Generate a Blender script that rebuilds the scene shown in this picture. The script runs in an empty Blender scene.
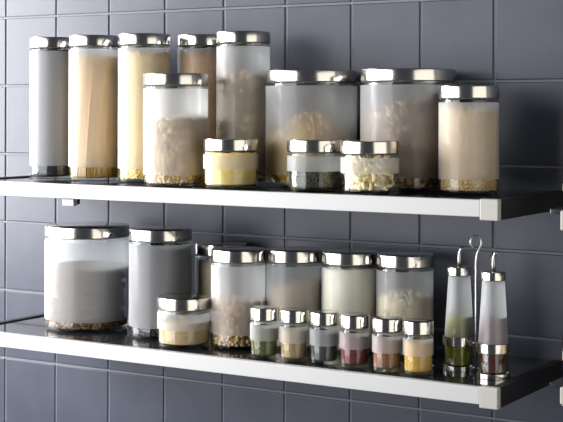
import bpy, bmesh, math, random
import numpy as np
from mathutils import Matrix, Vector
random.seed(7); rng = np.random.default_rng(11)
PI = math.pi
sc = bpy.context.scene
COL = sc.collection

# ------------------------------------------------------------------ materials
def new_mat(name):
    m = bpy.data.materials.new(name); m.use_nodes = True
    nt = m.node_tree; nt.nodes.clear()
    out = nt.nodes.new('ShaderNodeOutputMaterial')
    return m, nt, out

def principled(name, col, rough=.5, metal=0., spec=.5, noise=None, bump=0., coat=0.):
    """noise = (scale, colour2, [stretch xyz])"""
    m, nt, out = new_mat(name)
    b = nt.nodes.new('ShaderNodeBsdfPrincipled')
    b.inputs['Base Color'].default_value = (*col, 1)
    b.inputs['Roughness'].default_value = rough
    b.inputs['Metallic'].default_value = metal
    b.inputs['Specular IOR Level'].default_value = spec
    b.inputs['Coat Weight'].default_value = coat
    nt.links.new(b.outputs[0], out.inputs[0])
    if noise:
        tc = nt.nodes.new('ShaderNodeTexCoord'); mp = nt.nodes.new('ShaderNodeMapping')
        nz = nt.nodes.new('ShaderNodeTexNoise'); rp = nt.nodes.new('ShaderNodeValToRGB')
        if len(noise) > 2: mp.inputs['Scale'].default_value = noise[2]
        nz.inputs['Scale'].default_value = noise[0]; nz.inputs['Detail'].default_value = 3
        rp.color_ramp.elements[0].position = .35; rp.color_ramp.elements[1].position = .65
        rp.color_ramp.elements[0].color = (*col, 1); rp.color_ramp.elements[1].color = (*noise[1], 1)
        nt.links.new(tc.outputs['Object'], mp.inputs[0]); nt.links.new(mp.outputs[0], nz.inputs['Vector'])
        nt.links.new(nz.outputs[0], rp.inputs[0]); nt.links.new(rp.outputs[0], b.inputs['Base Color'])
        if bump:
            bp = nt.nodes.new('ShaderNodeBump'); bp.inputs['Strength'].default_value = bump
            bp.inputs['Distance'].default_value = .002
            nt.links.new(nz.outputs[0], bp.inputs['Height']); nt.links.new(bp.outputs[0], b.inputs['Normal'])
    return m

def island_mat(name, cols, rough=.6, spec=.3):
    """each loose piece of the mesh picks its own colour from the list"""
    m, nt, out = new_mat(name)
    b = nt.nodes.new('ShaderNodeBsdfPrincipled')
    b.inputs['Roughness'].default_value = rough; b.inputs['Specular IOR Level'].default_value = spec
    g = nt.nodes.new('ShaderNodeNewGeometry'); rp = nt.nodes.new('ShaderNodeValToRGB')
    e = rp.color_ramp.elements
    while len(e) < len(cols): e.new(.5)
    for i, c in enumerate(cols):
        e[i].position = i / max(1, len(cols) - 1); e[i].color = (*c, 1)
    nt.links.new(g.outputs['Random Per Island'], rp.inputs[0])
    nt.links.new(rp.outputs[0], b.inputs['Base Color']); nt.links.new(b.outputs[0], out.inputs[0])
    return m

def schlick(nt, f0):
    """reflectance of a thin pane: the same from either side"""
    lw = nt.nodes.new('ShaderNodeLayerWeight'); lw.inputs['Blend'].default_value = .5
    p = nt.nodes.new('ShaderNodeMath'); p.operation = 'POWER'; p.inputs[1].default_value = 5
    ma = nt.nodes.new('ShaderNodeMath'); ma.operation = 'MULTIPLY_ADD'; ma.inputs[1].default_value = 1 - f0; ma.inputs[2].default_value = f0
    nt.links.new(lw.outputs['Facing'], p.inputs[0]); nt.links.new(p.outputs[0], ma.inputs[0])
    return ma

def clear_glass(name, tint=(.96, .98, .97), rough=.03):
    m, nt, out = new_mat(name)
    t = nt.nodes.new('ShaderNodeBsdfTransparent'); t.inputs[0].default_value = (*tint, 1)
    g = nt.nodes.new('ShaderNodeBsdfGlossy'); g.inputs['Roughness'].default_value = rough
    f = schlick(nt, .034)
    mx = nt.nodes.new('ShaderNodeMixShader')
    nt.links.new(f.outputs[0], mx.inputs[0]); nt.links.new(t.outputs[0], mx.inputs[1]); nt.links.new(g.outputs[0], mx.inputs[2])
    nt.links.new(mx.outputs[0], out.inputs[0])
    return m

def frosted_glass(name, see=.5, col=(.93, .94, .965)):
    m, nt, out = new_mat(name)
    t = nt.nodes.new('ShaderNodeBsdfTransparent'); t.inputs[0].default_value = (.97, .98, 1, 1)
    d = nt.nodes.new('ShaderNodeBsdfDiffuse'); d.inputs[0].default_value = (*col, 1)
    tl = nt.nodes.new('ShaderNodeBsdfTranslucent'); tl.inputs[0].default_value = (*col, 1)
    g = nt.nodes.new('ShaderNodeBsdfGlossy'); g.inputs['Roughness'].default_value = .42
    f = schlick(nt, .028)
    a = nt.nodes.new('ShaderNodeMixShader'); a.inputs[0].default_value = .72
    b = nt.nodes.new('ShaderNodeMixShader'); b.inputs[0].default_value = see
    c = nt.nodes.new('ShaderNodeMixShader')
    nt.links.new(d.outputs[0], a.inputs[1]); nt.links.new(tl.outputs[0], a.inputs[2])
    nt.links.new(a.outputs[0], b.inputs[1]); nt.links.new(t.outputs[0], b.inputs[2])
    nt.links.new(f.outputs[0], c.inputs[0]); nt.links.new(b.outputs[0], c.inputs[1]); nt.links.new(g.outputs[0], c.inputs[2])
    nt.links.new(c.outputs[0], out.inputs[0])
    return m

CLEAR = clear_glass('clear_glass')
FROST = frosted_glass('frosted_glass', .48)
FROST_BOTTLE = frosted_glass('frosted_bottle_glass', .56)
STEEL = principled('brushed_steel', (.62, .60, .56), .17, 1.)
STEEL_SATIN = principled('satin_steel', (.42, .42, .42), .35, 1.)
RAIL = principled('white_enamelled_rail', (.45, .45, .45), .35)
CAP = principled('pale_grey_end_cap', (.40, .39, .355), .4)
DARK = principled('black_bracket', (.010, .010, .012), .5)
TOPGLASS = principled('dark_shelf_glass', (.020, .021, .024), .06, 0., 1.)
SEAL = principled('dark_seal', (.09, .09, .09), .5)
TILE = principled('slate_blue_tile', (.047, .053, .075), .32, 0., .24, (14, (.055, .061, .084)), .06)
GROUT = principled('grey_grout', (.14, .15, .165), .8)

# ------------------------------------------------------------------ mesh helpers
def link(name, me, parent=None, loc=(0, 0, 0)):
    o = bpy.data.objects.new(name, me); COL.objects.link(o)
    o.location = loc
    if parent: o.parent = parent
    return o

def from_arrays(name, V, F, mats, mi=None, smooth=True):
    me = bpy.data.meshes.new(name)
    me.from_pydata([tuple(v) for v in V], [], [tuple(f) for f in F])
    for m in mats: me.materials.append(m)
    if mi is not None: me.polygons.foreach_set('material_index', mi)
    me.polygons.foreach_set('use_smooth', [smooth] * len(me.polygons))
    me.update()
    return me

def lathe(name, prof, mats, idx=None, n=56, sharp=35):
    """prof: (r,z) list turned about Z; idx: material index per profile segment"""
    V, F, MI = [], [], []
    rows = []
    for r, z in prof:
        if r < 1e-7:
            rows.append([len(V)]); V.append((0, 0, z))
        else:
            rows.append(list(range(len(V), len(V) + n)))
            V += [(r * math.cos(2 * PI * k / n), r * math.sin(2 * PI * k / n), z) for k in range(n)]
    for i in range(len(prof) - 1):
        A, B = rows[i], rows[i + 1]; m = idx[i] if idx else 0
        if len(A) == 1 and len(B) == 1: continue
        for k in range(n):
            j = (k + 1) % n
            if len(A) == 1: F.append((A[0], B[j], B[k]))
            elif len(B) == 1: F.append((A[k], A[j], B[0]))
            else: F.append((A[k], A[j], B[j], B[k]))
            MI.append(m)
    me = from_arrays(name, V, F, mats, MI)
    me.set_sharp_from_angle(angle=math.radians(sharp))
    return me

def box_bm(bm, x0, x1, y0, y1, z0, z1):
    v = [bm.verts.new(p) for p in ((x0,y0,z0),(x1,y0,z0),(x1,y1,z0),(x0,y1,z0),(x0,y0,z1),(x1,y0,z1),(x1,y1,z1),(x0,y1,z1))]
    for q in ((3,2,1,0),(4,5,6,7),(0,1,5,4),(1,2,6,5),(2,3,7,6),(3,0,4,7)): bm.faces.new([v[i] for i in q])

def box(name, b, mat, parent=None, bevel=.001, origin=(0, 0, 0)):
    bm = bmesh.new(); ox, oy, oz = origin
    box_bm(bm, b[0]-ox, b[1]-ox, b[2]-oy, b[3]-oy, b[4]-oz, b[5]-oz)
    if bevel: bmesh.ops.bevel(bm, geom=bm.edges[:], offset=bevel, segments=2, affect='EDGES', profile=.5)
    me = bpy.data.meshes.new(name); bm.to_mesh(me); bm.free(); me.materials.append(mat)
    return link(name, me, parent)

def tube(name, pts, r, mat, parent=None, n=10, radii=None):
    """round wire along a list of points"""
    pts = [Vector(p) for p in pts]; V, F = [], []
    t0 = (pts[1] - pts[0]).normalized()
    ref = Vector((0, 1, 0)) if abs(t0.y) < .9 else Vector((1, 0, 0))
    for i, p in enumerate(pts):
        t = (pts[min(i+1, len(pts)-1)] - pts[max(i-1, 0)]).normalized()
        a = t.cross(ref).normalized(); b = t.cross(a).normalized()
        rr = radii[i] if radii else r
        V += [p + (a * math.cos(2*PI*k/n) + b * math.sin(2*PI*k/n)) * rr for k in range(n)]
    for i in range(len(pts) - 1):
        for k in range(n):
            j = (k + 1) % n
            F.append((i*n+k, i*n+j, (i+1)*n+j, (i+1)*n+k))
    F.append(tuple(range(n - 1, -1, -1))); F.append(tuple(range((len(pts)-1)*n, len(pts)*n)))
    return link(name, from_arrays(name, V, F, [mat]), parent)

def tag(o, label, cat, group=None, kind=None):
    o['label'] = label; o['category'] = cat
    if group: o['group'] = group
    if kind: o['kind'] = kind
    return o

def empty(name, loc):
    o = bpy.data.objects.new(name, None); COL.objects.link(o)
    o.location = loc; o.empty_display_size = .03
    return o

# ------------------------------------------------------------------ the tiled wall
TW, TH, GW = .15, .156, .0042
def build_wall():
    X0, X1, K0, K1 = -12, 24, -9, 10
    V, F, MI = [], [], []
    def q(a, b, c, d, m):
        n = len(V); V.extend([a, b, c, d]); F.append((n, n+1, n+2, n+3)); MI.append(m)
    xa, xb = X0*TW, X1*TW; za, zb = K0*TH, K1*TH
    yg, yb = .0022, .10
    q((xa,yg,za), (xb,yg,za), (xb,yg,zb), (xa,yg,zb), 1)                   # grout bed
    q((xb,yb,za), (xa,yb,za), (xa,yb,zb), (xb,yb,zb), 1)
    q((xa,yb,za), (xa,yg,za), (xa,yg,zb), (xa,yb,zb), 1); q((xb,yg,za), (xb,yb,za), (xb,yb,zb), (xb,yg,zb), 1)
    q((xa,yg,zb), (xb,yg,zb), (xb,yb,zb), (xa,yb,zb), 1); q((xa,yb,za), (xb,yb,za), (xb,yg,za), (xa,yg,za), 1)
    g, bv = GW / 2, .0022
    for i in range(X0, X1):
        for k in range(K0, K1):
            x0, x1, z0, z1 = i*TW+g, (i+1)*TW-g, k*TH+g, (k+1)*TH-g
            rings = []
            tx, tz = random.gauss(0, .0008), random.gauss(0, .0008)         # hand-set: every tile sits a hair out of true
            for ins, y in ((0, .0022), (.0004, .0009), (.0011, .0002), (bv, 0)):
                rings.append([(a, y + (a-(x0+x1)/2)*tx + (b-(z0+z1)/2)*tz, b) for a, b in ((x0+ins, z0+ins), (x1-ins, z0+ins), (x1-ins, z1-ins), (x0+ins, z1-ins))])
            n = len(V)
            for r in rings: V.extend(r)
            for r in range(3):
                for s in range(4):
                    t = (s+1) % 4
                    F.append((n+r*4+s, n+r*4+t, n+r*4+4+t, n+r*4+4+s)); MI.append(0)
            F.append((n+12, n+13, n+14, n+15)); MI.append(0)
    o = link('wall_back', from_arrays('wall_back', V, F, [TILE, GROUT], MI, smooth=False))
    o['kind'] = 'structure'; o['label'] = 'slate blue square tiled kitchen wall behind the shelves'; o['category'] = 'wall'
build_wall()

# ------------------------------------------------------------------ shelves
UP, LO = -.0435, -.348
def shelf(x0, x1, ztop, label, left_arm=False, overhang=0., capz=(.0015, -.0335), xcap=None):
    o = (x0, -.3, ztop)
    root = empty('wall_shelf', o); tag(root, label, 'shelf', 'wall shelves')
    yb = -.0006
    cz1, cz0 = ztop + capz[0], ztop + capz[1]
    bx = lambda n, b, m, bev: box(n, b, m, root, bev, o)
    bx('glass_top', (x0 + .016 - overhang, x1 - .016, -.288 if not overhang else -.270, yb, ztop - .008, ztop), TOPGLASS, .0008)
    bx('front_rail', (x0 + .002, x1 - .033, -.300, -.2885, ztop - .0285, ztop - .0004), RAIL, .0012)
    bx('side_bracket', (x1 - .0155, x1, -.2885, yb, cz0 + .001, cz1 - .001), DARK, .0008)
    bx('end_cap', (x1 - .0325, x1, -.3025, -.2890, cz0, cz1), CAP, .0018)
    bx('side_bracket', (x0, x0 + .0155, -.2885 if not overhang else -.2885, -.2705 if overhang else yb, cz0 + .001, cz1 + .001), DARK, .0008)
    if overhang:
        bx('end_cap', (x0 - .0005, x0 + .0325, -.3025, -.2890, cz0, cz1), CAP, .0018)
    if left_arm:
        a = bx('support_arm', (.415, .430, -.272, -.255, ztop - .042, ztop - .0085), DARK, .001)
        c = box('arm_cap', (.409, .4375, -.2845, -.2725, ztop - .0440, ztop - .0300), RAIL, a, .0012, o)
    return root
shelf(.168, 1.333, UP, 'upper long wall shelf with pale front rail carrying the tall jars', True)
shelf(.168, 1.333, LO, 'lower long wall shelf with pale front rail carrying the spice jars and cruet stand')
N_UP, N_LO = -.0560, -.3345
shelf(1.4375, 1.86, N_UP, 'upper shelf end just visible at the right edge of the photo', overhang=.045, capz=(.0003, -.0310))
shelf(1.4375, 1.86, N_LO, 'lower shelf end just visible at the right edge of the photo', overhang=.045, capz=(.0010, -.0260))

# ------------------------------------------------------------------ jars
LIDH = .0215
def jar(name, label, x, y, z, r, H, clear_h, group, cat='jar', frost=FROST, rot=0.):
    root = empty(name, (x, y, z)); tag(root, label, cat, group)
    small = r < .04
    w = .0022 if small else .0030
    zt = H - LIDH - .0026                 # glass shoulder below the lid
    nk = r - .0030
    prof = [(0, .0008), (r-.010 if not small else r-.006, .0008), (r-.005, 0), (r-.0018, .0006), (r-.0004, .0030), (r, .0065), (r, clear_h), (r, zt-.0050),
            (r-.0003, zt-.0015), (r-.0016, zt), (nk, zt+.0006), (nk, H-.0060), (nk-.0022, H-.0060), (nk-.0022, zt-.004),
            (r-w, zt-.010), (r-w, .0095), (r-w-.003, .0062), (0, .0062)]
    idx = [0]*len(prof); idx[6] = 1
    o = link('glass_body', lathe('glass_body', prof, [CLEAR, frost], idx), root); o['label'] = 'glass body frosted above a clear base'
    rl = r + .0003
    lid = [(nk+.0008, H-.004), (nk+.0008, H-LIDH), (rl-.0006, H-LIDH), (rl, H-LIDH+.0006), (rl, H-.0022), (rl-.0006, H-.0007), (rl-.0022, H),
           (0, H)]
    lid = [(0, H-.004)] + lid
    l = link('lid', lathe('lid', lid, [STEEL], n=72), root); l['label'] = 'brushed steel lid'
    s = [(nk+.0003, zt+.0008), (rl-.0022, zt+.0008), (rl-.0018, zt+.0017), (rl-.0022, H-LIDH-.0002), (nk+.0003, H-LIDH-.0002), (nk+.0003, zt+.0008)]
    link('seal', lathe('seal', s, [SEAL]), root)
    root.rotation_euler[2] = rot
    return root, r - w - .0006, .0068         # inner radius, floor height

# ---- contents: each is one heap of something nobody could count, standing on the jar's floor
def heap_prof(R, h, dome, n=9):
    return [(0, 0), (R*.9, 0), (R, .002)] + [(R, h*k/5) for k in range(1, 6)] + [(R*(1 - k/n), h + dome*math.sin(PI/2*k/n)) for k in range(1, n)] + [(0, h+dome)]

def powder(name, label, cat, at, R, h, cols, dome=.004, scale=160, bump=.6, slope=0., lump=.002, rough=.85):
    mat = principled(name + '_mat', cols[0], rough, 0, .2, (scale, cols[1]), bump)
    me = lathe(name, heap_prof(R, h, dome), [mat], n=64, sharp=60)
    for v in me.vertices:
        if v.co.z > h * .55:
            f = (v.co.z - h*.55) / (h*.45 + dome)
            v.co.z += f * (slope * v.co.x / R * .5 + lump * (math.sin(v.co.x*190 + 1.3) * math.cos(v.co.y*170)))
    o = link(name, me, None, at); tag(o, label, cat, None, 'stuff')
    return o

def blob(nu, nv):
    V = [(0, 0, 1)]; F = []
    for i in range(1, nv):
        a = PI * i / nv
        V += [(math.sin(a)*math.cos(2*PI*k/nu), math.sin(a)*math.sin(2*PI*k/nu), math.cos(a)) for k in range(nu)]
    V.append((0, 0, -1))
    for k in range(nu): F.append((0, 1+k, 1+(k+1) % nu))
    for i in range(nv-2):
        for k in range(nu):
            j = (k+1) % nu; a = 1+i*nu; b = a+nu
            F.append((a+k, b+k, b+j, a+j))
    e = len(V)-1; a = 1+(nv-2)*nu
    for k in range(nu): F.append((a+k, e, a+(k+1) % nu))
    return np.array(V, float), F

def nut_template():        # a curved, tapering kidney
    V, F = [], []; n, m = 7, 6
    for i in range(n):
        a = -1.15 + 2.3*i/(n-1); rr = .36*math.sin(PI*(i+.55)/(n+.1))**.6 * (1.1 - .22*i/(n-1))
        c = np.array([math.cos(a)*.72-.45, 0, math.sin(a)*.9]); rad = np.array([math.cos(a), 0, math.sin(a)])
        for k in range(m):
            t = 2*PI*k/m
            V.append(c + rad*rr*math.cos(t) + np.array([0, 1, 0])*rr*math.sin(t)*.85)
    for i in range(n-1):
        for k in range(m):
            j = (k+1) % m; F.append((i*m+k, i*m+j, (i+1)*m+j, (i+1)*m+k))
    F.append(tuple(range(m-1, -1, -1))); F.append(tuple(range((n-1)*m, n*m)))
    return np.array(V, float), F

def tube_template():       # short pasta tube, open at both ends
    V, F = [], []; m = 8
    for z, r in ((-1, .42), (1, .42), (1, .30), (-1, .30)):
        V += [(r*math.cos(2*PI*k/m), r*math.sin(2*PI*k/m), z) for k in range(m)]
    for i in range(4):
        for k in range(m):
            j = (k+1) % m; a = i*m; b = ((i+1) % 4)*m
            F.append((a+k, a+j, b+j, b+k))
    return np.array(V, float), F

def grains(name, label, cat, at, R, h, tmpl, size, cols, shape=(1, 1, 1), dome=.006, slope=0., packing=1., core=None, rough=.6):
    """a heap: a rough core plus loose pieces lying against the glass and over the top"""
    T, TF = tmpl; S = np.array(shape) * size; T = T * S
    ext = float(np.max(np.linalg.norm(T, axis=1)))
    thin = float(min(S)) * .9
    V, F = [], []
    off = 0
    def add(P, Q):
        nonlocal off
        W = T @ Q.T + P
        rad = np.hypot(W[:, 0], W[:, 1]); k = np.minimum(1, R / np.maximum(rad, 1e-9))      # nothing pokes through the glass
        W[:, 0] *= k; W[:, 1] *= k; W[:, 2] = np.maximum(W[:, 2], 0.0002)
        V.append(W); F.extend([tuple(i + off for i in f) for f in TF]); off += len(W)
    def rot():
        q = rng.normal(size=4); q /= np.linalg.norm(q); a, b, c, d = q
        return np.array([[1-2*(c*c+d*d), 2*(b*c-a*d), 2*(b*d+a*c)], [2*(b*c+a*d), 1-2*(b*b+d*d), 2*(c*d-a*b)], [2*(b*d-a*c), 2*(c*d+a*b), 1-2*(b*b+c*c)]])
    pitch = (ext + thin) * .95 / packing
    def top(x, y): return h + slope * x / R * .5 + dome * (1 - (x*x+y*y)/(R*R))
    nr = max(2, int((h + abs(slope)) / pitch)); na = int(2*PI*R / pitch)
    for i in range(nr + 2):
        for k in range(na):
            a = 2*PI*(k + .5*(i % 2) + rng.uniform(-.3, .3)) / na
            rr = R - thin - rng.uniform(0, .35) * ext
            x, y = rr*math.cos(a), rr*math.sin(a); z = thin*.6 + (i + rng.uniform(-.3, .3)) * pitch
            if z < top(x, y) + .2*ext: add(np.array([x, y, z]), rot())
    n = int(PI*R*R / pitch**2)
    for i in range(n):
        a = rng.uniform(0, 2*PI); rr = (R - thin) * math.sqrt(rng.uniform(0, 1))
        x, y = rr*math.cos(a), rr*math.sin(a)
        add(np.array([x, y, top(x, y) + rng.uniform(-.3, .4)*thin]), rot())
    cm = lathe('core', heap_prof(R - thin*1.3, h - thin, dome), [], n=40)
    cv = np.array([tuple(v.co) for v in cm.vertices])
    up = cv[:, 2] > h*.5
    cv[up, 2] += slope * cv[up, 0] / R * .5
    cf = [tuple(p.vertices) for p in cm.polygons]; bpy.data.meshes.remove(cm)
    nf = len(F)
    F.extend([tuple(i + off for i in f) for f in cf]); V.append(cv)
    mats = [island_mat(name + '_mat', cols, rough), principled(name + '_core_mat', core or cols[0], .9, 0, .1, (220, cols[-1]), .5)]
    me = from_arrays(name, np.concatenate(V), F, mats, [0]*nf + [1]*len(cf))
    o = link(name, me, None, at); tag(o, label, cat, None, 'stuff')
    return o

def strands(name, label, cat, at, R, L, r, n, lean, cols):
    V, F = [], []; m = 5
    for i in range(n):
        a = 2*PI*i/n + random.uniform(-.05, .05); rad = (R - r*1.4) * (1 if i % 3 else random.uniform(.8, .97))
        a2 = a + lean * random.uniform(.5, 1.2); l = L * random.uniform(.95, 1.0)
        p0 = np.array([rad*math.cos(a), rad*math.sin(a), .0004]); rt = rad*random.uniform(.88, .99)
        p1 = np.array([rt*math.cos(a2), rt*math.sin(a2), l])
        b = len(V)
        for s in (0, .5, 1):
            c = p0*(1-s) + p1*s
            V += [c + np.array([r*math.cos(2*PI*k/m), r*math.sin(2*PI*k/m), 0]) for k in range(m)]
        for s in range(2):
            for k in range(m):
                j = (k+1) % m; F.append((b+s*m+k, b+s*m+j, b+s*m+m+j, b+s*m+m+k))
        F.append(tuple(b+2*m+k for k in range(m))); F.append(tuple(b+k for k in range(m-1, -1, -1)))
    n0 = len(F); b = len(V)
    cm = lathe('core', heap_prof(R*.80, L*.93, .002), [], n=32)       # the strands hidden inside the bundle
    V += [np.array(tuple(v.co)) for v in cm.vertices]; cf = [tuple(i+b for i in p.vertices) for p in cm.polygons]; F += cf
    bpy.data.meshes.remove(cm)
    me = from_arrays(name, V, F, [island_mat(name+'_mat', cols, .5), principled(name+'_core_mat', cols[0], .7, 0, .2, (300, cols[-1], (1, 1, .02)))], [0]*n0+[1]*len(cf))
    o = link(name, me, None, at); tag(o, label, cat, None, 'stuff')
    return o

B6, B5 = blob(6, 4), blob(5, 4); NUT = nut_template(); TUB = tube_template()
TALL, SHORT, LARGE, SPICE = 'tall storage jars on the shelves', 'short squat storage jars', 'medium and wide storage jars', 'small spice jars in a row on the lower shelf'

# ------------------------------------------------------------------ upper shelf
_, R, f = jar('storage_jar', 'tall frosted jar of dark grey contents, leftmost on the upper shelf', .255, -.128, UP, .0525, .297, .028, TALL)
powder('poppy_seed', 'dark grey seed filling the leftmost tall jar on the upper shelf', 'dry food', (.255, -.128, UP+f), R, .262, ((.026, .030, .036), (.042, .048, .056)), .003, 400, .5)
_, R, f = jar('storage_jar', 'tall frosted jar of spaghetti, second from left on the upper shelf', .380, -.150, UP, .0523, .297, .028, TALL)
strands('spaghetti', 'golden spaghetti leaning inside the second tall jar from the left', 'pasta', (.380, -.150, UP+f), R, .252, .0011, 190, .55, [(.86, .52, .14), (.92, .64, .22), (.78, .44, .10)])
_, R, f = jar('storage_jar', 'tall frosted jar of pale golden pasta behind the jar of oats', .508, -.150, UP, .0525, .297, .028, TALL)
grains('fine_pasta', 'pale golden fine pasta in the tall jar behind the oats', 'pasta', (.508, -.150, UP+f), R, .250, B5, .0026, [(.95, .70, .28), (.90, .60, .20), (.96, .80, .42)], (1, 1, 1.5), .004, 0, .9)
_, R, f = jar('storage_jar', 'medium frosted jar of rolled oats standing at the front of the upper shelf', .642, -.228, UP, .062, .214, .022, LARGE)
grains('rolled_oats', 'beige and brown muesli flakes in the medium jar at the front of the upper shelf', 'cereal', (.642, -.228, UP+f), R, .112, B6, .0058, [(.78, .56, .29), (.34, .18, .06), (.92, .76, .50), (.16, .075, .03), (.84, .62, .34), (.46, .27, .10)], (1, 1, .35), .012, .02, .85)
_, R, f = jar('storage_jar', 'tall frosted jar of brown pasta at the back, half hidden behind its neighbour', .592, -.062, UP, .0525, .297, .028, TALL)
grains('brown_pasta', 'golden brown pasta in the half hidden tall jar at the back', 'pasta', (.592, -.062, UP+f), R, .252, B5, .0050, [(.70, .36, .07), (.80, .46, .11), (.56, .27, .05)], (.8, .8, 1.5), .004, 0, .8)
_, R, f = jar('storage_jar', 'tall frosted jar of pasta tubes behind the yellow powder jar', .726, -.120, UP, .0525, .297, .028, TALL)
grains('pasta_tubes', 'brown pasta tubes in the tall jar behind the yellow powder jar', 'pasta', (.726, -.120, UP+f), R, .196, TUB, .0100, [(.54, .34, .13), (.74, .50, .22), (.22, .12, .04)], (1, 1, 1), .012, .02, 1.0)
_, R, f = jar('storage_jar', 'short squat jar of yellow powder on the upper shelf', .776, -.240, UP, .051, .092, .036, SHORT)
powder('custard_powder', 'pale yellow powder in the short jar on the upper shelf', 'dry food', (.776, -.240, UP+f), R, .0600, ((.80, .55, .17), (.86, .64, .26)), .002, 120, .4)
_, R, f = jar('storage_jar', 'wide frosted jar with a golden heap behind the jar of dark lentils', .868, -.100, UP, .0875, .220, .024, LARGE)
grains('macaroni', 'golden macaroni heap in the wide jar behind the dark lentils', 'pasta', (.868, -.100, UP+f), R, .072, TUB, .0075, [(.90, .56, .12), (.95, .60, .14), (.74, .50, .12)], (1, 1, 1), .058, 0, .95)
_, R, f = jar('storage_jar', 'short squat jar of dark green lentils on the upper shelf', .949, -.225, UP, .051, .092, .036, SHORT)
grains('green_lentils', 'dark green lentils at the bottom of the short jar on the upper shelf', 'dry food', (.949, -.225, UP+f), R, .0270, B6, .0030, [(.060, .062, .035), (.10, .10, .055), (.035, .035, .025)], (1, 1, .5), .001, 0, .9)
_, R, f = jar('storage_jar', 'wide frosted jar of mottled brown dried food behind the jar of nuts', 1.070, -.095, UP, .0875, .220, .024, LARGE)
grains('dried_food', 'mottled brown dried pieces in the wide jar behind the nuts', 'dry food', (1.070, -.095, UP+f), R, .142, B6, .0095, [(.19, .11, .045), (.38, .22, .085), (.06, .032, .014), (.50, .32, .14), (.11, .058, .024)], (1, .8, .35), .008, .05, .95)
_, R, f = jar('storage_jar', 'short squat jar of pale nuts on the upper shelf', 1.071, -.247, UP, .051, .092, .036, SHORT)
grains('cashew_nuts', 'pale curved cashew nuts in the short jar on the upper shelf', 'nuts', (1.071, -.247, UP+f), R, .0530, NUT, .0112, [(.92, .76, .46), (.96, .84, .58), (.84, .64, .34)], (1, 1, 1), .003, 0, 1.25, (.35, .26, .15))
_, R, f = jar('storage_jar', 'frosted jar of beige grain, rightmost on the upper shelf', 1.218, -.157, UP, .0525, .188, .026, LARGE)
grains('pearl_barley', 'beige grain in the rightmost jar on the upper shelf', 'grain', (1.218, -.157, UP+f), R, .138, B5, .0024, [(.70, .50, .25), (.80, .61, .35), (.58, .38, .16)], (1, 1, 1.4), .010, -.01, .9)

# ------------------------------------------------------------------ lower shelf
_, R, f = jar('storage_jar', 'very wide frosted jar of stacked crispbread, leftmost on the lower shelf', .358, -.145, LO, .087, .211, .020, LARGE)
def crisp_mesh(rc, th, seed):
    rs = random.Random(seed); n = 44; V, F = [], []
    amp = [rs.uniform(0, .0012) for _ in range(4)]; ph = [rs.uniform(0, 6) for _ in range(4)]
    rows = []
    for r, z in ((0, 0), (rc*.5, 0), (rc-.001, .0006), (rc, th*.5), (rc-.001, th-.0006), (rc*.5, th), (0, th)):
        if r == 0: rows.append([len(V)]); V.append((0, 0, z)); continue
        row = []
        for k in range(n):
            a = 2*PI*k/n; d = sum(amp[q]*math.sin((q+2)*a + ph[q]) for q in range(4))
            row.append(len(V)); V.append(((r-.0025+d)*math.cos(a), (r-.0025+d)*math.sin(a), z))
        rows.append(row)
    for i in range(len(rows)-1):
        A, B = rows[i], rows[i+1]
        for k in range(n):
            j = (k+1) % n
            if len(A) == 1: F.append((A[0], B[j], B[k]))
            elif len(B) == 1: F.append((A[k], A[j], B[0]))
            else: F.append((A[k], A[j], B[j], B[k]))
    return from_arrays('crispbread_round', V, F, [CRISP], None, True)
CRISP = principled('crispbread_crust', (.215, .165, .115), .9, 0, .15, (90, (.09, .06, .04)), .9)
grains('crispbread_crumbs', 'brown crumbs under the crispbread in the very wide jar', 'crumbs', (.358, -.145, LO+f), R, .0095, B6, .0042, [(.26, .14, .055), (.12, .06, .025), (.36, .22, .10), (.07, .035, .015)], (1, .9, .5), .001, 0, .9)
zc = LO + f + .0150
for k in range(11):
    th = .0094 + .0012*math.sin(k*2.1)
    o = link('crispbread_round', crisp_mesh(R - .0015 - .006*(k % 2) - .003*(k % 3 == 1), th, k), None, (.358, -.145, zc))
    tag(o, 'round brown crispbread stacked in the very wide jar on the lower shelf', 'crispbread', 'crispbread rounds stacked in the wide jar')
    zc += th + .0003
_, R, f = jar('storage_jar', 'medium frosted jar of dark beans beside the very wide crispbread jar', .553, -.155, LO, .0625, .214, .022, LARGE)
grains('black_beans', 'dark grey beans in the jar beside the crispbread', 'dry food', (.553, -.155, LO+f), R, .168, B6, .0046, [(.022, .022, .026), (.042, .042, .050), (.012, .012, .015)], (1, .75, .7), .004, 0, .9)
_, R, f = jar('storage_jar', 'short squat jar of beige sugar at the front of the lower shelf', .661, -.225, LO, .0515, .094, .034, SHORT)
powder('cane_sugar', 'beige sugar in the short jar at the front of the lower shelf', 'sugar', (.661, -.225, LO+f), R, .042, ((.48, .33, .17), (.56, .41, .24)), .003, 260, .4)
_, R, f = jar('storage_jar', 'frosted jar of yellowish grain at the back, mostly hidden behind the chickpea jar', .633, -.057, LO, .0525, .181, .024, LARGE)
powder('corn_meal', 'yellow brown meal in the mostly hidden jar behind the chickpeas', 'grain', (.633, -.057, LO+f), R, .136, ((.46, .31, .09), (.55, .39, .14)), .006, 200, .5)
_, R, f = jar('storage_jar', 'frosted jar of chickpeas in the middle of the lower shelf', .756, -.182, LO, .0518, .186, .028, LARGE)
grains('chickpeas', 'beige and brown chickpeas in the frosted jar on the lower shelf', 'dry food', (.756, -.182, LO+f), R, .082, B6, .0042, [(.66, .42, .20), (.34, .15, .05), (.80, .60, .36), (.18, .07, .03)], (1, 1, .92), .003, 0, .88)
_, R, f = jar('storage_jar', 'frosted jar of pale brown flour behind the two leftmost spice jars', .847, -.128, LO, .0525, .186, .028, LARGE)
powder('wholemeal_flour', 'pale brown flour in the jar behind the two leftmost spice jars', 'flour', (.847, -.128, LO+f), R, .112, ((.36, .25, .15), (.45, .33, .21)), .012, 90, .5, .02)
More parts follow.
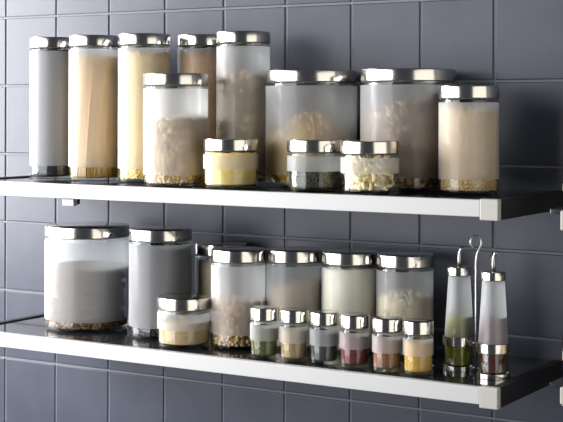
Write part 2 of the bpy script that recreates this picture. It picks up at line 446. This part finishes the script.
_, R, f = jar('storage_jar', 'frosted jar full of creamy white flour behind the red and black spice jars', .955, -.107, LO, .052, .186, .028, LARGE)
powder('white_rice_flour', 'creamy white flour filling the jar behind the red and black spice jars', 'flour', (.955, -.107, LO+f), R, .148, ((.80, .71, .53), (.86, .78, .62)), .004, 120, .4)
_, R, f = jar('storage_jar', 'frosted jar half full of cream grains, rightmost of the lower row', 1.062, -.090, LO, .0527, .186, .028, LARGE)
grains('white_rice', 'cream rice in the half full jar at the right of the lower row', 'rice', (1.062, -.090, LO+f), R, .100, B5, .0034, [(.80, .68, .42), (.92, .84, .62), (.50, .36, .17)], (.8, .8, 1.7), .010, 0, .9)

spices = [
    ('dried_herbs', 'green dried herb', .862, -.258, ((.070, .075, .022), (.12, .12, .042)), 'green herbs, leftmost of the spice row', 60),
    ('ground_ginger', 'tan ground ginger', .921, -.252, ((.32, .22, .10), (.40, .29, .15)), 'tan powder, second from left in the spice row', 120),
    ('black_pepper', 'black ground pepper', .981, -.248, ((.045, .042, .045), (.085, .08, .08)), 'black pepper between the tan and red spices', 200),
    ('ground_paprika', 'deep red ground spice', 1.043, -.250, ((.125, .024, .026), (.17, .045, .045)), 'red powder between the black pepper and brown spice', 160),
    ('ground_chili', 'red brown ground spice', 1.109, -.254, ((.19, .075, .040), (.26, .12, .07)), 'red brown powder, second from right in the spice row', 140),
    ('curry_powder', 'yellow ground spice', 1.167, -.252, ((.52, .28, .05), (.60, .35, .085)), 'yellow powder, rightmost of the spice row', 120)]
for nm, lab, x, y, cols, where, s in spices:
    _, R, f = jar('spice_jar', 'small glass spice jar of ' + where, x, y, LO, .026, .092, .034, SPICE)
    powder(nm, lab + ' inside a small glass spice jar on the lower shelf', 'spice', (x, y, LO+f), R, .050, cols, .002, s*2, .5, 0, .0012)

# jars on the neighbouring shelves, cut by the right edge of the photo
for z, lab, h in ((N_UP, 'upper', .066), (N_LO, 'lower', .070)):
    _, R, f = jar('storage_jar', 'jar cut off by the right edge of the photo on the %s neighbouring shelf' % lab, 1.450, -.180, z, .050, h, .026, SHORT)
    powder('mustard_seed', 'golden seed in the cut off jar on the %s neighbouring shelf' % lab, 'dry food', (1.450, -.180, z+f), R, h-.042, ((.62, .44, .12), (.72, .52, .18)), .002, 300, .5)

# ------------------------------------------------------------------ oil and vinegar set
CR = Vector((1.2465, -.190, LO))
B1 = Vector((1.208, -.173, LO)); B2 = Vector((1.286, -.208, LO))
stand = empty('cruet_stand', CR); tag(stand, 'steel wire cruet stand with a looped handle holding the two bottles', 'cruet stand')
def ring(name, c, z0, z1, ri, ro, parent):
    p = [(ri, z0), (ro-.0004, z0), (ro, z0+.0004), (ro, z1-.0004), (ro-.0004, z1), (ri, z1), (ri, z0)]
    o = link(name, lathe(name, p, [STEEL], n=48), parent); o.location = c - CR; return o
for c, dz in ((B1, .0432), (B2, .0432)):
    ring('holder_ring', c, dz, dz + .0155, .0269, .0286, stand)
    d = link('base_dish', lathe('base_dish', [(0, 0), (.0274, 0), (.0286, .0006), (.0286, .0085), (.0280, .0090), (.0272, .0085), (.0272, .0020), (0, .0020)], [STEEL], n=48), stand)
    d.location = c - CR
pts = [Vector((0, 0, .002)), Vector((0, 0, .08)), Vector((0, 0, .19))]
axis = Vector((.86, .51, 0)).normalized()
pts += [axis * .0015 + Vector((0, 0, .203)), axis * .005 + Vector((0, 0, .212))]
for k in range(0, 15):
    a = -.55 + (2*PI - 1.35) * k/14
    pts.append(Vector((0, 0, .2235)) + axis * (.0095*math.cos(a)) + Vector((0, 0, .0115*math.sin(a))))
tube('rod_handle', pts, .0019, STEEL_SATIN, stand)
for z in (.0085, .051):      # cross bars tying the rings to the rod
    for c in (B1, B2):
        d = (c - CR); d.z = 0; L = d.length
        tube('cross_bar', [Vector((0, 0, z)) + d.normalized()*.0005, Vector((0, 0, z)) + d.normalized()*(L - .0278)], .0016, STEEL_SATIN, stand)

def bottle(c, label, liq_name, liq_label, cols, fill, side):
    z = c.z + .0022
    root = empty('cruet_bottle', (c.x, c.y, z)); tag(root, label, 'bottle', 'oil and vinegar bottles')
    H = .1785 - .0022; zt = H - .0155
    def rad(h): return .0262 - (.0262 - .0190) * max(0, min(1, (h - .040) / (zt - .040)))
    prof = [(0, .0005), (.020, .0005), (.0232, 0), (.0255, .0012), (.0262, .0045), (.0262, .040)] + [(rad(.040 + (zt-.040)*k/6), .040 + (zt-.040)*k/6) for k in range(1, 7)]
    idx = [0]*5 + [1]*6
    prof += [(.0135, zt + .0005), (.0135, H-.004), (.0115, H-.004), (.0115, zt)]
    prof += [(rad(h) - .0022, h) for h in (zt-.006, .10, .06)] + [(.0238, .04), (.0238, .008), (.020, .0055), (0, .0055)]
    idx += [0]*(len(prof) - 1 - len(idx))
    g = link('glass_body', lathe('glass_body', prof, [CLEAR, FROST_BOTTLE], idx), root)
    g['label'] = 'tapering glass body frosted above the holder ring'
    cp = [(0, H-.003), (.0138, H-.003), (.0138, zt+.001), (.0198, zt+.001), (.0203, zt+.0016), (.0203, H-.0018), (.0195, H-.0003), (.0175, H), (0, H)]
    k = link('cap', lathe('cap', cp, [STEEL], n=48), root); k['label'] = 'steel pourer cap'
    P = [(0, 0, H-.002), (0, 0, H+.012), (side*.0003, 0, H+.022), (side*.0030, -.001, H+.0295), (side*.0062, -.002, H+.0330)]
    tube('spout', P, .003, STEEL_SATIN, root, 10, [.0036, .0034, .0031, .0028, .0026])
    lm = principled(liq_name + '_mat', cols, .08, 0, .5)
    lp = [(0, .0060), (.0195, .0060), (.0232, .0085), (.0232, .040)] + [(rad(.040 + (fill-.040)*q/4) - .0027, .040 + (fill-.040)*q/4) for q in range(1, 5)] + [(0, fill)]
    l = link(liq_name, lathe(liq_name, lp, [lm]), None, (c.x, c.y, z)); tag(l, liq_label, 'liquid', None, 'stuff')
bottle(B1, 'frosted bottle of green oil in the cruet stand, nearer the spice jars', 'olive_oil', 'green olive oil in the left cruet bottle', (.24, .225, .008), .091, 1)
bottle(B2, 'frosted bottle of dark vinegar in the cruet stand, at the right end of the shelf', 'vinegar', 'dark brown vinegar in the right cruet bottle', (.075, .026, .024), .100, 1)

# ------------------------------------------------------------------ light: three windows of the room, all in front of the wall
S = Vector((.75, -.15, -.10))
def window_light(name, loc, w, h, watts, col, target=S):
    L = bpy.data.lights.new(name, 'AREA'); L.shape = 'RECTANGLE'; L.size = w; L.size_y = h; L.energy = watts; L.color = col
    o = bpy.data.objects.new(name, L); COL.objects.link(o); o.location = loc
    o.rotation_euler = (target - Vector(loc)).to_track_quat('-Z', 'Y').to_euler()
window_light('window_light_side', (-1.15, -.80, .35), 1.2, 1.5, 145, (1, .98, .97))
window_light('window_light_front', (-.54, -2.29, .10), 2.28, 2.0, 86, (.97, .98, 1))
window_light('window_light_right', (2.75, -.90, .00), 1.7, 1.8, 16, (1, .95, .85))
w = bpy.data.worlds.new('room'); sc.world = w; w.use_nodes = True
bg = w.node_tree.nodes['Background']; bg.inputs[0].default_value = (.62, .68, .82, 1); bg.inputs[1].default_value = .085

# ------------------------------------------------------------------ camera
yaw, roll = .545723, .002625
cam = bpy.data.cameras.new('camera'); co = bpy.data.objects.new('camera', cam); COL.objects.link(co)
cam.sensor_width = 36; cam.lens = 1384.5 / 563 * 36; cam.clip_start = .05
cam.shift_y = -(211 - 111.55) / 563
co.matrix_world = Matrix.Translation((2.19166, -2.38976, .098765)) @ Matrix.Rotation(yaw, 4, 'Z') @ Matrix.Rotation(PI/2, 4, 'X') @ Matrix.Rotation(roll, 4, 'Z')
sc.camera = co
sc.cycles.use_denoising = True
sc.cycles.transparent_max_bounces = 40
sc.cycles.max_bounces = 14
sc.cycles.caustics_reflective = False; sc.cycles.caustics_refractive = False
vs = sc.view_settings
vs.view_transform = 'Standard'; vs.look = 'None'; vs.gamma = 1; vs.use_curve_mapping = False; vs.exposure = 0.0
